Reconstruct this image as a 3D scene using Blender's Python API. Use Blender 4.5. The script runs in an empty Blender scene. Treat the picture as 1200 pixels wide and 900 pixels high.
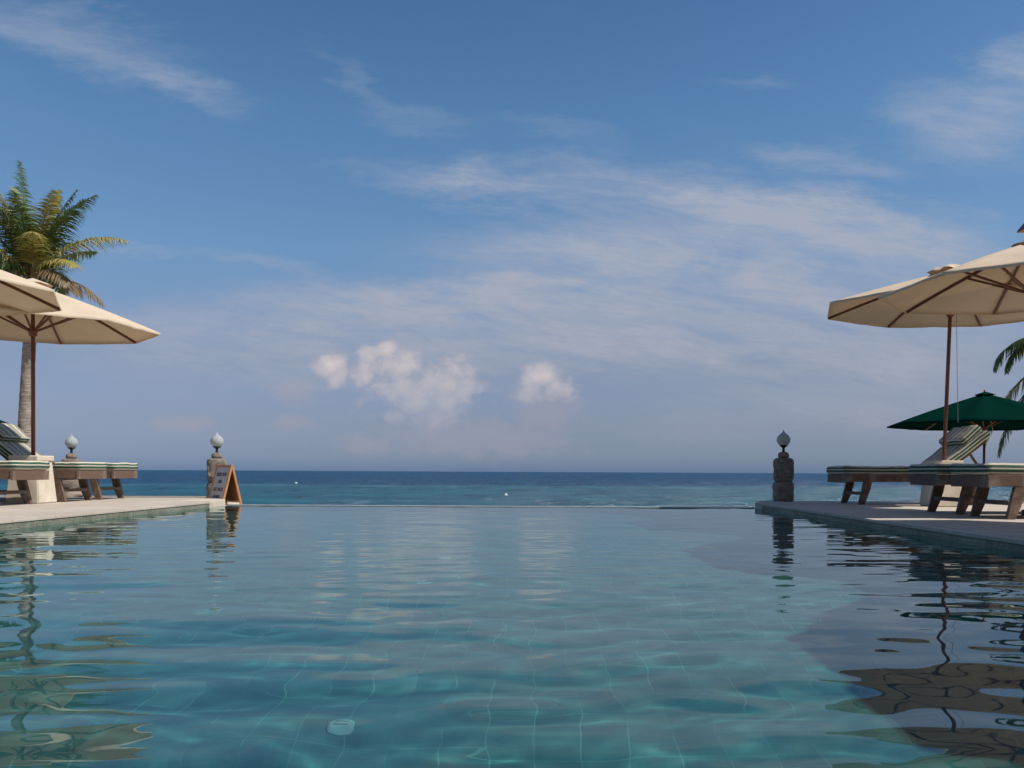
import bpy, bmesh, math, random
import numpy as np
from mathutils import Vector, Matrix, noise as mnoise
random.seed(7); rng = np.random.default_rng(7)
R = math.radians
S = bpy.context.scene
C = S.collection
CAMZ = 0.46            # camera above the pool water (z = 0)
DECK = 0.07            # deck top above the water
SEA = -2.2

# ------------------------------------------------------------------ camera
cam = bpy.data.cameras.new('camera'); co = bpy.data.objects.new('camera', cam)
C.objects.link(co); S.camera = co
cam.sensor_width = 36; cam.lens = 30; cam.shift_x = -26/1200; cam.shift_y = 103/1200
cam.clip_start = 0.05; cam.clip_end = 200000
co.matrix_world = Matrix.Translation((0, 0, CAMZ)) @ Matrix.Rotation(R(90), 4, 'X') @ Matrix.Rotation(0.005, 4, 'Z')

# ------------------------------------------------------------------ helpers
def tag(o, label=None, cat=None, group=None, kind=None):
    if label: o['label'] = label
    if cat: o['category'] = cat
    if group: o['group'] = group
    if kind: o['kind'] = kind
    return o
def obj(name, bm, m=None, parent=None, smooth=False, loc=None, rot=None):
    me = bpy.data.meshes.new(name)
    bmesh.ops.recalc_face_normals(bm, faces=bm.faces)
    bm.to_mesh(me); bm.free()
    if smooth:
        for p in me.polygons: p.use_smooth = True
    o = bpy.data.objects.new(name, me); C.objects.link(o)
    if m: me.materials.append(m)
    if parent: o.parent = parent
    if loc: o.location = loc
    if rot: o.rotation_euler = rot
    return o
def empty(name, loc, rz=0, rot=None):
    o = bpy.data.objects.new(name, None); C.objects.link(o)
    o.location = loc; o.rotation_euler = rot or (0, 0, rz); o.empty_display_size = .2
    return o
def copy_tree(o, parent=None):
    c = o.copy(); C.objects.link(c)
    if parent: c.parent = parent
    for ch in list(o.children): copy_tree(ch, c)
    return c
def box(bm, x0, x1, y0, y1, z0, z1, bev=0, seg=2):
    vs = [bm.verts.new(p) for p in ((x0,y0,z0),(x1,y0,z0),(x1,y1,z0),(x0,y1,z0),(x0,y0,z1),(x1,y0,z1),(x1,y1,z1),(x0,y1,z1))]
    fs = [bm.faces.new([vs[i] for i in f]) for f in ((0,3,2,1),(4,5,6,7),(0,1,5,4),(1,2,6,5),(2,3,7,6),(3,0,4,7))]
    if bev:
        es = list({e for f in fs for e in f.edges})
        bmesh.ops.bevel(bm, geom=es, offset=bev, segments=seg, affect='EDGES', profile=.5)
    return vs
def prism(bm, pts, a, b, axis='y'):
    """extrude a polygon (u,v) between a and b along an axis"""
    def P(u, v, w): return (u, w, v) if axis == 'y' else ((u, v, w) if axis == 'z' else (w, u, v))
    A = [bm.verts.new(P(u, v, a)) for u, v in pts]; B = [bm.verts.new(P(u, v, b)) for u, v in pts]
    n = len(pts)
    bm.faces.new(A[::-1]); bm.faces.new(B)
    for i in range(n): bm.faces.new((A[i], A[(i+1) % n], B[(i+1) % n], B[i]))
def bar(bm, p, q, w, h=None, n=4, up=Vector((0,0,1)), r2=None):
    """bar / tube between two points; n=4 square section"""
    p = Vector(p); q = Vector(q); d = (q-p).normalized(); h = h or w
    s = d.cross(up)
    if s.length < 1e-4: s = Vector((1,0,0))
    s.normalize(); t = s.cross(d).normalized()
    rings = []
    for k, c in enumerate((p, q)):
        f = 1 if (k == 0 or r2 is None) else r2
        ring = []
        for i in range(n):
            a = 2*math.pi*(i+.5)/n; k2 = math.sqrt(2) if n == 4 else 1
            ring.append(bm.verts.new(c + s*math.cos(a)*w/2*k2*f + t*math.sin(a)*h/2*k2*f))
        rings.append(ring)
    for i in range(n): bm.faces.new((rings[0][i], rings[0][(i+1)%n], rings[1][(i+1)%n], rings[1][i]))
    bm.faces.new(rings[0][::-1]); bm.faces.new(rings[1])
def lathe(bm, prof, n=24, sq=None):
    """prof (r,z); sq: optional function (r,z,angle)->r"""
    rings = []
    for r, z in prof:
        rings.append([bm.verts.new(((sq(r,z,a) if sq else r)*math.cos(a), (sq(r,z,a) if sq else r)*math.sin(a), z)) for a in (2*math.pi*i/n for i in range(n))])
    for k in range(len(rings)-1):
        for i in range(n): bm.faces.new((rings[k][i], rings[k][(i+1)%n], rings[k+1][(i+1)%n], rings[k+1][i]))
    bm.faces.new(rings[0][::-1]); bm.faces.new(rings[-1])

# ------------------------------------------------------------------ materials
def newmat(name):
    m = bpy.data.materials.new(name); m.use_nodes = True
    nt = m.node_tree; nt.nodes.clear()
    out = nt.nodes.new('ShaderNodeOutputMaterial')
    return m, nt, out
class G:
    """tiny node-expression helper"""
    def __init__(s, nt): s.nt = nt; s.n = nt.nodes; s.l = nt.links
    def node(s, t, **kw):
        nd = s.n.new(t)
        for k, v in kw.items(): setattr(nd, k, v)
        return nd
    def put(s, sock, v):
        if isinstance(v, (int, float)): sock.default_value = v
        elif isinstance(v, tuple):
            sock.default_value = v if len(v) == len(sock.default_value) else (v + (1,))[:len(sock.default_value)]
        else: s.l.new(v, sock)
    def m(s, op, *a, clamp=False):
        nd = s.node('ShaderNodeMath', operation=op, use_clamp=clamp)
        for i, v in enumerate(a): s.put(nd.inputs[i], v)
        return nd.outputs[0]
    def mix(s, f, a, b, blend='MIX'):
        nd = s.node('ShaderNodeMix', data_type='RGBA', blend_type=blend)
        s.put(nd.inputs[0], f); s.put(nd.inputs[6], a); s.put(nd.inputs[7], b)
        return nd.outputs[2]
    def noise(s, vec, scale, detail=4, rough=.55, dist=0, dim='3D'):
        nd = s.node('ShaderNodeTexNoise', noise_dimensions=dim)
        if vec is not None: s.put(nd.inputs['Vector'], vec)
        nd.inputs['Scale'].default_value = scale; nd.inputs['Detail'].default_value = detail
        nd.inputs['Roughness'].default_value = rough; nd.inputs['Distortion'].default_value = dist
        return nd.outputs[0]
    def rng(s, v, a, b, c=0., d=1., smooth=False):
        nd = s.node('ShaderNodeMapRange', interpolation_type='SMOOTHSTEP' if smooth else 'LINEAR', clamp=True)
        s.put(nd.inputs[0], v)
        for i, x in enumerate((a, b, c, d)): s.put(nd.inputs[i+1], x)
        return nd.outputs[0]
    def xyz(s, v):
        nd = s.node('ShaderNodeSeparateXYZ'); s.l.new(v, nd.inputs[0]); return nd.outputs
    def vec(s, x, y, z):
        nd = s.node('ShaderNodeCombineXYZ')
        for i, v in enumerate((x, y, z)): s.put(nd.inputs[i], v)
        return nd.outputs[0]
    def bump(s, h, strength, dist=.01):
        nd = s.node('ShaderNodeBump'); nd.inputs['Strength'].default_value = strength; nd.inputs['Distance'].default_value = dist
        s.l.new(h, nd.inputs['Height']); return nd.outputs[0]
    def bsdf(s, col, rough=.7, normal=None, spec=.4, metal=0):
        b = s.node('ShaderNodeBsdfPrincipled')
        s.put(b.inputs['Base Color'], col); s.put(b.inputs['Roughness'], rough)
        b.inputs['Specular IOR Level'].default_value = spec; b.inputs['Metallic'].default_value = metal
        if normal is not None: s.l.new(normal, b.inputs['Normal'])
        return b
def simple(name, c1, c2, scale, rough=.7, bump=.3, stretch=(1,1,1), spec=.3, bd=.004, metal=0, c3=None, s3=2.):
    m, nt, out = newmat(name); g = G(nt)
    tc = g.node('ShaderNodeTexCoord').outputs['Object']
    mp = g.node('ShaderNodeMapping'); g.l.new(tc, mp.inputs[0]); mp.inputs['Scale'].default_value = stretch
    n = g.noise(mp.outputs[0], scale, 6, .62)
    col = g.mix(g.rng(n, .32, .68), c1, c2)
    if c3:
        n3 = g.noise(tc, s3, 5, .6); col = g.mix(g.rng(n3, .5, .72), col, c3)
    b = g.bsdf(col, g.rng(n, .3, .7, rough-.08, rough+.1), g.bump(n, bump, bd), spec, metal)
    g.l.new(b.outputs[0], out.inputs[0]); return m

M = {}
M['teak'] = simple('weathered_teak', (.10,.058,.04), (.20,.13,.095), 14, .72, .5, (1,8,8), c3=(.30,.23,.19), s3=5)
M['pole'] = simple('varnished_red_wood', (.12,.035,.02), (.20,.07,.04), 20, .38, .2, (9,9,1), spec=.5)
M['signwood'] = simple('orange_plywood', (.42,.19,.075), (.58,.29,.13), 22, .55, .2, (1,1,.2))
M['signin'] = simple('brown_sign_back', (.17,.07,.03), (.24,.10,.045), 22, .7, .2)
M['signface'] = simple('pale_grey_painted_board', (.42,.42,.44), (.54,.53,.54), 12, .5, .05)
M['letter'] = simple('dark_purple_paint', (.045,.03,.05), (.07,.045,.07), 30, .6, .05)
M['letter_red'] = simple('dark_red_paint', (.13,.04,.05), (.17,.05,.06), 30, .6, .05)
M['deck'] = None
M['plaster'] = simple('cream_rendered_stone', (.60,.52,.41), (.70,.63,.52), 9, .85, .35, c3=(.50,.42,.33), s3=3)
M['statue'] = simple('grey_brown_carved_stone', (.16,.135,.115), (.30,.25,.21), 16, .9, .8, bd=.012, c3=(.10,.09,.08), s3=6)
M['rock'] = simple('seawall_rock', (.2,.165,.13), (.36,.3,.25), 7, .9, .8, bd=.02)
M['blackmetal'] = simple('black_iron', (.012,.012,.013), (.025,.024,.024), 30, .45, .1, spec=.5)
M['coping'] = simple('wet_pale_coping', (.24,.27,.28), (.34,.37,.38), 6, .2, .1, (1,4,1))
M['sand'] = simple('beach_sand', (.42,.34,.24), (.52,.43,.31), 4, .9, .4)
M['husk'] = simple('palm_fibre', (.16,.09,.05), (.26,.16,.09), 14, .9, .7)
M['buoy'] = simple('white_plastic', (.78,.78,.76), (.82,.82,.8), 5, .4, 0)
M['drain'] = simple('white_drain_cover', (.13,.34,.34), (.19,.44,.42), 9, .5, .1)
M['dark'] = simple('dark_slot', (.03,.05,.05), (.04,.06,.06), 9, .6, .1)
M['cord'] = simple('pale_cord', (.35,.35,.38), (.42,.42,.45), 9, .8, .1)
M['ground'] = simple('sandy_garden_ground', (.16,.15,.08), (.3,.26,.17), 1.2, .95, .4, bd=.03)

def deck_mat():
    m, nt, out = newmat('pale_sandstone_paving'); g = G(nt)
    tc = g.node('ShaderNodeTexCoord').outputs['Object']
    br = g.node('ShaderNodeTexBrick'); g.l.new(tc, br.inputs[0])
    br.inputs['Scale'].default_value = 1; br.inputs['Brick Width'].default_value = .6; br.inputs['Row Height'].default_value = .6
    br.inputs['Mortar Size'].default_value = .006; br.inputs['Mortar Smooth'].default_value = .3; br.offset = 0
    br.inputs['Color1'].default_value = (.54,.48,.41,1); br.inputs['Color2'].default_value = (.62,.555,.48,1); br.inputs['Mortar'].default_value = (.3,.26,.21,1)
    n = g.noise(tc, 5, 7, .65); n2 = g.noise(tc, 60, 3, .6)
    col = g.mix(g.rng(n, .4, .75, 0, .55), br.outputs[0], (.44,.38,.31))
    col = g.mix(g.rng(n2, .35, .65, 0, .25), col, (.35,.3,.25))
    b = g.bsdf(col, .8, g.bump(g.m('ADD', n, g.m('MULTIPLY', n2, .5)), .35, .004), .25)
    g.l.new(b.outputs[0], out.inputs[0]); return m
M['deck'] = deck_mat()
def mosaic(name, c1, c2, grout, size, gw, rough=.3):
    m, nt, out = newmat(name); g = G(nt)
    tc = g.node('ShaderNodeTexCoord').outputs['Object']; x, y, z = g.xyz(tc)
    nrm = g.xyz(g.node('ShaderNodeNewGeometry').outputs['Normal'])
    # on walls use (x+y, z), on the floor (x, y)
    wall = g.m('LESS_THAN', g.m('ABSOLUTE', nrm[2]), .5)
    u = g.m('ADD', x, g.m('MULTIPLY', y, wall)); v = g.m('ADD', g.m('MULTIPLY', z, wall), g.m('MULTIPLY', y, g.m('SUBTRACT', 1, wall)))
    br = g.node('ShaderNodeTexBrick'); g.l.new(g.vec(u, v, 0), br.inputs[0])
    br.offset = 0; br.inputs['Scale'].default_value = 1; br.inputs['Brick Width'].default_value = size; br.inputs['Row Height'].default_value = size
    br.inputs['Mortar Size'].default_value = gw; br.inputs['Mortar Smooth'].default_value = .2; br.inputs['Bias'].default_value = 0
    br.inputs['Color1'].default_value = (*c1, 1); br.inputs['Color2'].default_value = (*c2, 1); br.inputs['Mortar'].default_value = (*grout, 1)
    n = g.noise(tc, 3., 5, .6)
    nb_ = g.noise(tc, 2.2, 4, .6); msk = g.m('MULTIPLY', br.outputs['Fac'], g.rng(nb_, .42, .6, .85, 0))
    base = g.mix(msk, br.outputs[0], c1)
    col = g.mix(g.rng(n, .35, .7, 0, .5), base, tuple(a*.62 for a in c1))
    b = g.bsdf(col, rough, g.bump(n, .1, .01), .4)
    g.l.new(b.outputs[0], out.inputs[0]); return m
M['floor_tile'] = mosaic('teal_pool_tile', (.038,.160,.160), (.062,.218,.205), (.12,.36,.31), .15, .0028)
M['band'] = mosaic('green_pebble_mosaic', (.13,.15,.10), (.34,.33,.24), (.40,.38,.31), .022, .003, .5)

def fabric_mat(name, col, trans, tcol):
    m, nt, out = newmat(name); g = G(nt)
    tc = g.node('ShaderNodeTexCoord').outputs['Object']
    n = g.noise(tc, 3.5, 5, .6); w = g.noise(tc, 140, 2, .5)
    c = g.mix(g.rng(n, .35, .7, 0, .5), col, tuple(a*.82 for a in col))
    nb = g.bump(g.m('ADD', n, g.m('MULTIPLY', w, .2)), .35, .012)
    d = g.node('ShaderNodeBsdfDiffuse'); g.put(d.inputs[0], c); g.l.new(nb, d.inputs[2])
    t = g.node('ShaderNodeBsdfTranslucent'); g.put(t.inputs[0], tcol)
    mx = g.node('ShaderNodeMixShader'); mx.inputs[0].default_value = trans
    g.l.new(d.outputs[0], mx.inputs[1]); g.l.new(t.outputs[0], mx.inputs[2]); g.l.new(mx.outputs[0], out.inputs[0]); return m
M['canvas'] = fabric_mat('cream_canvas', (.70,.57,.43), .07, (.66,.34,.14))
M['green'] = fabric_mat('dark_green_canvas', (.002,.026,.019), .03, (.002,.02,.014))
M['globe'] = fabric_mat('frosted_glass', (.60,.64,.64), .4, (.62,.66,.68))

def stripe_mat():
    m, nt, out = newmat('cream_and_green_striped_canvas'); g = G(nt)
    uv = g.node('ShaderNodeUVMap').outputs[0]; u, v, _ = g.xyz(uv)
    cream = (.62,.56,.46); green = (.015,.085,.055); taupe = (.40,.35,.29)
    def band(x, a, b): return g.m('MULTIPLY', g.m('GREATER_THAN', x, a), g.m('LESS_THAN', x, b))
    # side faces: u = height 0..1 ; two green bands
    side = g.m('ADD', band(u, .60, .84), band(u, .20, .46))
    # top faces: u = metres across, thin dark lines with taupe fields
    fr = g.m('FRACT', g.m('DIVIDE', u, .13))
    line = g.m('ADD', band(fr, .05, .15), band(fr, .5, .6)); field = band(fr, .15, .5)
    top = g.mix(line, g.mix(field, cream, taupe), green)
    col = g.mix(v, top, g.mix(side, cream, green))
    tc = g.node('ShaderNodeTexCoord').outputs['Object']
    n = g.noise(tc, 7, 5, .6)
    col = g.mix(g.rng(n, .4, .7, 0, .3), col, (.30,.26,.21))
    b = g.bsdf(col, .9, g.bump(n, .5, .012), .15)
    g.l.new(b.outputs[0], out.inputs[0]); return m
M['stripe'] = stripe_mat()

def leaf_mat(name, c1, c2, tr=.3):
    m, nt, out = newmat(name); g = G(nt)
    tc = g.node('ShaderNodeTexCoord').outputs['Object']; n = g.noise(tc, 2.5, 4, .6)
    c = g.mix(g.rng(n, .35, .65), c1, c2)
    b = g.bsdf(c, .45, None, .4); t = g.node('ShaderNodeBsdfTranslucent'); g.put(t.inputs[0], c)
    mx = g.node('ShaderNodeMixShader'); mx.inputs[0].default_value = tr
    g.l.new(b.outputs[0], mx.inputs[1]); g.l.new(t.outputs[0], mx.inputs[2]); g.l.new(mx.outputs[0], out.inputs[0]); return m
M['leaf'] = leaf_mat('palm_green', (.06,.105,.025), (.12,.17,.045))
M['leaf_yellow'] = leaf_mat('palm_yellow', (.72,.50,.03), (.80,.60,.06), .45)
M['leaf_pale'] = leaf_mat('palm_yellow_green', (.32,.30,.06), (.44,.37,.13))
M['leaf_dry'] = leaf_mat('palm_dry', (.20,.14,.07), (.34,.26,.16))
M['trunk'] = simple('palm_bark', (.20,.155,.13), (.48,.40,.35), 4, .9, 1.0, (.6,.6,7), bd=.03, c3=(.12,.09,.08), s3=3.5)

def sea_mat():
    m, nt, out = newmat('tropical_sea'); g = G(nt)
    tc = g.node('ShaderNodeTexCoord').outputs['Object']; x, y, z = g.xyz(tc)
    big = g.noise(g.vec(g.m('MULTIPLY', x, .012), g.m('MULTIPLY', y, .02), 0), 1, 4, .6)
    yy = g.m('ADD', y, g.m('MULTIPLY', g.m('SUBTRACT', big, .5), 60))
    deep = g.rng(yy, 150, 185, 0, 1, True)
    patch = g.noise(g.vec(g.m('MULTIPLY', x, .05), g.m('MULTIPLY', y, .10), 3), 1, 5, .65)
    shallow = g.mix(g.rng(patch, .40, .62), (.006,.095,.160), (.010,.150,.205))
    far = g.mix(g.rng(patch, .35, .65), (.008,.055,.135), (.010,.075,.170))
    col = g.mix(deep, shallow, far)
    # paler breaking line along the reef edge and a few whitecaps
    reef = g.m('MULTIPLY', g.rng(g.m('ABSOLUTE', g.m('SUBTRACT', yy, 152)), 0, 14, 1, 0), g.rng(g.noise(g.vec(g.m('MULTIPLY', x, .06), g.m('MULTIPLY', y, .4), 0), 1, 5, .7), .5, .62))
    col = g.mix(g.m('MULTIPLY', reef, .55), col, (.30,.42,.48))
    cap = g.rng(g.noise(g.vec(g.m('MULTIPLY', x, .22), g.m('MULTIPLY', y, .6), 9), 1, 6, .7), .69, .73)
    col = g.mix(g.m('MULTIPLY', cap, .8), col, (.6,.65,.68))
    w1 = g.noise(g.vec(g.m('MULTIPLY', x, .35), g.m('MULTIPLY', y, .8), 0), 1, 6, .62)
    w2 = g.noise(g.vec(g.m('MULTIPLY', x, .06), g.m('MULTIPLY', y, .16), 5), 1, 3, .5)
    h = g.m('ADD', w1, g.m('MULTIPLY', w2, 2.5))
    st1 = g.noise(g.vec(g.m('MULTIPLY', x, .13), g.m('MULTIPLY', y, .06), 2), 1, 7, .75)
    st2 = g.noise(g.vec(g.m('MULTIPLY', x, .3), g.m('MULTIPLY', y, .045), 7), 1, 6, .75)
    col = g.mix(g.rng(st1, .45, .6, 0, .75), col, (.005,.058,.115))
    col = g.mix(g.rng(st2, .56, .66, 0, .35), col, (.16,.27,.32))
    nb = g.bump(h, 1.0, 1.3)
    df = g.node('ShaderNodeBsdfDiffuse'); g.put(df.inputs[0], col); g.l.new(nb, df.inputs[2])
    gl = g.node('ShaderNodeBsdfGlossy'); gl.inputs['Roughness'].default_value = .2; g.l.new(nb, gl.inputs['Normal'])
    mx = g.node('ShaderNodeMixShader'); mx.inputs[0].default_value = .21
    g.l.new(df.outputs[0], mx.inputs[1]); g.l.new(gl.outputs[0], mx.inputs[2]); g.l.new(mx.outputs[0], out.inputs[0]); return m
M['sea'] = sea_mat()
def water_mat():
    m, nt, out = newmat('clear_pool_water'); g = G(nt)
    b = g.node('ShaderNodeBsdfGlass'); b.inputs['Color'].default_value = (.86,.97,.98,1); b.inputs['Roughness'].default_value = 0; b.inputs['IOR'].default_value = 1.333
    g.l.new(b.outputs[0], out.inputs[0]); return m
M['water'] = water_mat()

# ------------------------------------------------------------------ world
SUN_EL, SUN_AZ = 50, 110          # azimuth clockwise from +Y
w = bpy.data.worlds.new('World'); S.world = w; w.use_nodes = True
g = G(w.node_tree); bg = g.n['Background']
sky = g.node('ShaderNodeTexSky', sky_type='NISHITA', sun_disc=False)
sky.sun_elevation = R(SUN_EL); sky.sun_rotation = R(SUN_AZ)
d = g.node('ShaderNodeTexCoord').outputs['Generated']
dx, dy, dz = g.xyz(d)
cr = g.node('ShaderNodeValToRGB'); g.l.new(g.m('MAXIMUM', dz, 0), cr.inputs[0])
K = .12/.1
pts = [(.0,(.50,.74,1.45)),(.013,(.53,.70,1.25)),(.03,(.51,.61,1.04)),(.055,(.545,.58,.87)),(.12,(.64,.645,.80)),(.18,(.72,.80,.95)),(.24,(.74,.94,1.09)),(.37,(.66,.98,1.16)),(.47,(.57,.89,1.10)),(.62,(.40,.66,.88)),(.78,(.27,.45,.62))]
el = cr.color_ramp.elements
while len(el) > 1: el.remove(el[0])
el[0].position = pts[0][0]; el[0].color = (*[c/K for c in pts[0][1]], 1)
for p, c in pts[1:]:
    e = el.new(p); e.color = (*[v/K for v in c], 1)
skyc = g.mix(1.0, sky.outputs[0], cr.outputs[0], 'MULTIPLY')
# direction on the celestial sphere expressed as slopes: A = x/|y|, B = z/|y|
ay = g.m('MAXIMUM', g.m('ABSOLUTE', dy), .2)
A = g.m('DIVIDE', dx, ay); B = g.m('DIVIDE', dz, ay)
A0, B0 = A, B
wv_ = g.vec(g.m('MULTIPLY', A, 5), g.m('MULTIPLY', B, 14), 11)
Aw = g.m('ADD', A, g.m('MULTIPLY', g.m('SUBTRACT', g.noise(wv_, 1, 6, .65), .5), .26))
Bw = g.m('ADD', B, g.m('MULTIPLY', g.m('SUBTRACT', g.noise(g.vec(g.m('MULTIPLY', A, 5), g.m('MULTIPLY', B, 16), 17), 1, 7, .68), .5), .10))
def mask(px, py, rx, ry, rot=0, soft=True):
    A, B = (Aw, Bw) if soft else (A0, B0)
    a0 = (px-626)/1000; b0 = (553-py)/1000; c, s = math.cos(R(rot)), math.sin(R(rot))
    da = g.m('SUBTRACT', A, a0); db = g.m('SUBTRACT', b0, B)       # db positive = lower in the sky
    u = g.m('DIVIDE', g.m('ADD', g.m('MULTIPLY', da, c), g.m('MULTIPLY', db, s)), rx/1000)
    v = g.m('DIVIDE', g.m('SUBTRACT', g.m('MULTIPLY', db, c), g.m('MULTIPLY', da, s)), ry/1000)
    r = g.m('SQRT', g.m('ADD', g.m('MULTIPLY', u, u), g.m('MULTIPLY', v, v)))
    return g.rng(r, 0, 1, 1, 0, True) if soft else r
cir = None
for (px, py, rx, ry, rot, st) in [(90,50,240,50,17,.55),(230,105,120,28,15,.42),(410,95,80,26,38,.3),(470,140,90,24,10,.2),(640,155,150,18,8,.2),
      (560,213,190,34,6,1.0),(800,232,340,56,7,1.2),(1040,268,260,52,9,1.1),(760,300,330,60,6,.6),(1140,150,150,70,12,.85),(1195,80,70,60,20,.8),(980,190,130,26,6,.5),
      (285,312,110,16,8,.42),(150,290,120,12,2,.3),(480,352,330,40,1,.9),(880,340,520,110,3,1.0),(650,400,760,85,0,.95),
      (860,90,80,14,3,.2),(1100,430,260,40,-2,.4),(250,400,300,60,2,.5),(1000,480,380,60,0,.6)]:
    t = g.m('MULTIPLY', mask(px, py, rx, ry, rot), st)
    cir = t if cir is None else g.m('ADD', cir, t)
def rotv(rot, sx, sy, z=0):
    c, s = math.cos(R(rot)), math.sin(R(rot))
    u = g.m('SUBTRACT', g.m('MULTIPLY', A, c), g.m('MULTIPLY', B, s)); v = g.m('ADD', g.m('MULTIPLY', B, c), g.m('MULTIPLY', A, s))
    return g.vec(g.m('MULTIPLY', u, sx), g.m('MULTIPLY', v, sy), z)
n1 = g.noise(rotv(9, 3.2, 17), 1, 7, .6, .6)
n2 = g.noise(rotv(4, 7, 22, 4), 1, 8, .68, 1.2)
n3 = g.noise(rotv(12, 1.5, 5, 8), 1, 3, .5)
n4 = g.noise(rotv(8, 12, 75, 21), 1, 7, .7, .8)
str_ = g.m('ADD', g.m('ADD', g.m('MULTIPLY', n1, .45), g.m('MULTIPLY', n2, .3)), g.m('MULTIPLY', n4, .25))
cirf = g.m('MULTIPLY', g.m('MINIMUM', cir, 1.1), g.rng(str_, .40, .60, .30, 1.0))
amb = g.m('MULTIPLY', g.rng(n3, .5, .75, 0, .12), g.rng(str_, .4, .65))
cirf = g.m('MINIMUM', g.m('ADD', cirf, amb), .9)
cloudc = g.mix(g.rng(B, .05, .45), (.385*8.3,.40*8.3,.475*8.3), (.42*8.3,.46*8.3,.56*8.3))
skyc = g.mix(g.m('MULTIPLY', cirf, .95), skyc, cloudc)
# cumulus near the horizon
cum = None
for (px, py, rx, ry) in [(389,430,22,20),(392,445,14,14),(453,411,15,14),(433,419,16,15),(466,430,36,26),(424,438,17,20),(535,434,26,20),(524,450,30,24),(545,456,24,22),(486,474,38,24),(505,490,40,20),(464,488,18,13),(520,475,34,22),(630,443,28,18),(652,456,26,14),(622,455,22,16)]:
    t = g.m('SUBTRACT', 1, mask(px, py, rx*1.35, ry*1.35, 0, False)); cum = t if cum is None else g.m('MAXIMUM', cum, t)
cum = g.m('MAXIMUM', cum, g.m('MULTIPLY', g.m('SUBTRACT', 1, mask(486, 458, 105, 62, 12, False)), .75))
bil = g.noise(g.vec(g.m('MULTIPLY', A, 30), g.m('MULTIPLY', B, 38), 2), 1, 8, .6, .2)
bil2 = g.noise(g.vec(g.m('MULTIPLY', A, 55), g.m('MULTIPLY', B, 60), 6), 1, 5, .6)
vo = g.node('ShaderNodeTexVoronoi', feature='SMOOTH_F1'); g.l.new(g.vec(g.m('MULTIPLY', A, 70), g.m('MULTIPLY', B, 75), 1), vo.inputs['Vector']); vo.inputs['Scale'].default_value = 1
vo.inputs['Smoothness'].default_value = .35; vd = vo.outputs['Distance']
dn = g.m('ADD', g.m('ADD', cum, g.m('MULTIPLY', g.m('SUBTRACT', bil, .5), 1.5)), g.m('MULTIPLY', g.m('SUBTRACT', .42, vd), .12))
cf = g.m('MULTIPLY', g.rng(dn, .05, .62, 0, .95, True), g.rng(B, .045, .125, .1, .8))
cc = g.mix(g.rng(g.m('SUBTRACT', g.m('ADD', g.m('MULTIPLY', bil2, .5), g.m('MULTIPLY', dn, .55)), g.m('MULTIPLY', vd, .2)), .15, .95), (.33*8.3,.345*8.3,.44*8.3), (.80*8.3,.69*8.3,.64*8.3))
# faint pink low puffs and murk under the big ones
low = None
for (px, py, rx, ry) in [(215,500,44,18),(345,462,34,24),(340,495,40,14),(430,522,50,18),(560,515,170,34),(640,480,60,40)]:
    t = g.m('SUBTRACT', 1, mask(px, py, rx, ry, 0, False)); low = t if low is None else g.m('MAXIMUM', low, t)
lf = g.m('MULTIPLY', g.rng(g.m('ADD', low, g.m('MULTIPLY', g.m('SUBTRACT', bil, .5), 1.6)), .05, .8, 0, 1, True), .32)
skyc = g.mix(lf, skyc, (.40*8.3,.36*8.3,.42*8.3))
skyc = g.mix(cf, skyc, cc)
g.l.new(skyc, bg.inputs[0]); bg.inputs[1].default_value = .12

sl = bpy.data.lights.new('sun', 'SUN'); so = bpy.data.objects.new('sun', sl); C.objects.link(so)
sl.energy = 4.4; sl.angle = R(.53); sl.color = (1, .93, .84)
sd = Vector((math.sin(R(SUN_AZ))*math.cos(R(SUN_EL)), math.cos(R(SUN_AZ))*math.cos(R(SUN_EL)), math.sin(R(SUN_EL))))
so.rotation_euler = sd.to_track_quat('Z', 'Y').to_euler(); so.location = (20, -10, 30)

# ------------------------------------------------------------------ sea, ground, beach
bm = bmesh.new(); L = 60000
vs = [bm.verts.new(p) for p in ((-L, 14, SEA), (L, 14, SEA), (L, L, SEA), (-L, L, SEA))]; bm.faces.new(vs)
tag(obj('sea', bm, M['sea']), kind='structure')
bm = bmesh.new()
rows = [(-60, -1.0), (12, -1.15), (16, -1.4), (24, -1.75), (34, -2.5), (60, -6)]
prev = None
for y, z in rows:
    row = [bm.verts.new((x, y, z + (.06*mnoise.noise(Vector((x*.2, y*.2, 0)))))) for x in np.linspace(-80, 80, 41)]
    if prev:
        for i in range(40): bm.faces.new((prev[i], prev[i+1], row[i+1], row[i]))
    prev = row
# the pool shell is sunk through this sheet, so leave it a hole
for f in [f for f in bm.faces if abs(f.calc_center_median().x) < 4 and -60 < f.calc_center_median().y < 12]:
    bm.faces.remove(f)
tag(obj('beach', bm, M['sand'], smooth=True), kind='structure')

# ------------------------------------------------------------------ pool
XL, XR, Y0, Y1, ZF = -4.03, 2.84, -3.0, 11.1, -1.3
LX = [(XL, Y0), (XL, 11.1), (-4.34, 11.95), (-16, 11.95), (-16, Y0)]     # left deck outline
RX = [(XR, Y0), (2.88, 11.1), (3.19, 12.0), (16, 12.0), (16, Y0)]
def slab(name, pts, z0, z1, m, kind=True):
    bm = bmesh.new(); prism(bm, pts, z0, z1, 'z')
    bmesh.ops.bevel(bm, geom=[e for e in bm.edges if abs(e.verts[0].co.z-z1) < 1e-4 and abs(e.verts[1].co.z-z1) < 1e-4], offset=.008, segments=2, affect='EDGES')
    o = obj(name, bm, m)
    if kind: tag(o, kind='structure')
    return o
slab('pool_deck', LX, DECK-.022, DECK, M['deck'])
slab('pool_deck', RX, DECK-.022, DECK, M['deck'])
def ins(pts, s):   # supporting body below the coping, set back 6 mm
    return [(x - s*.006 if abs(x) < 5 else x, y - .006 if y > 5 else y) for x, y in pts]
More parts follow.
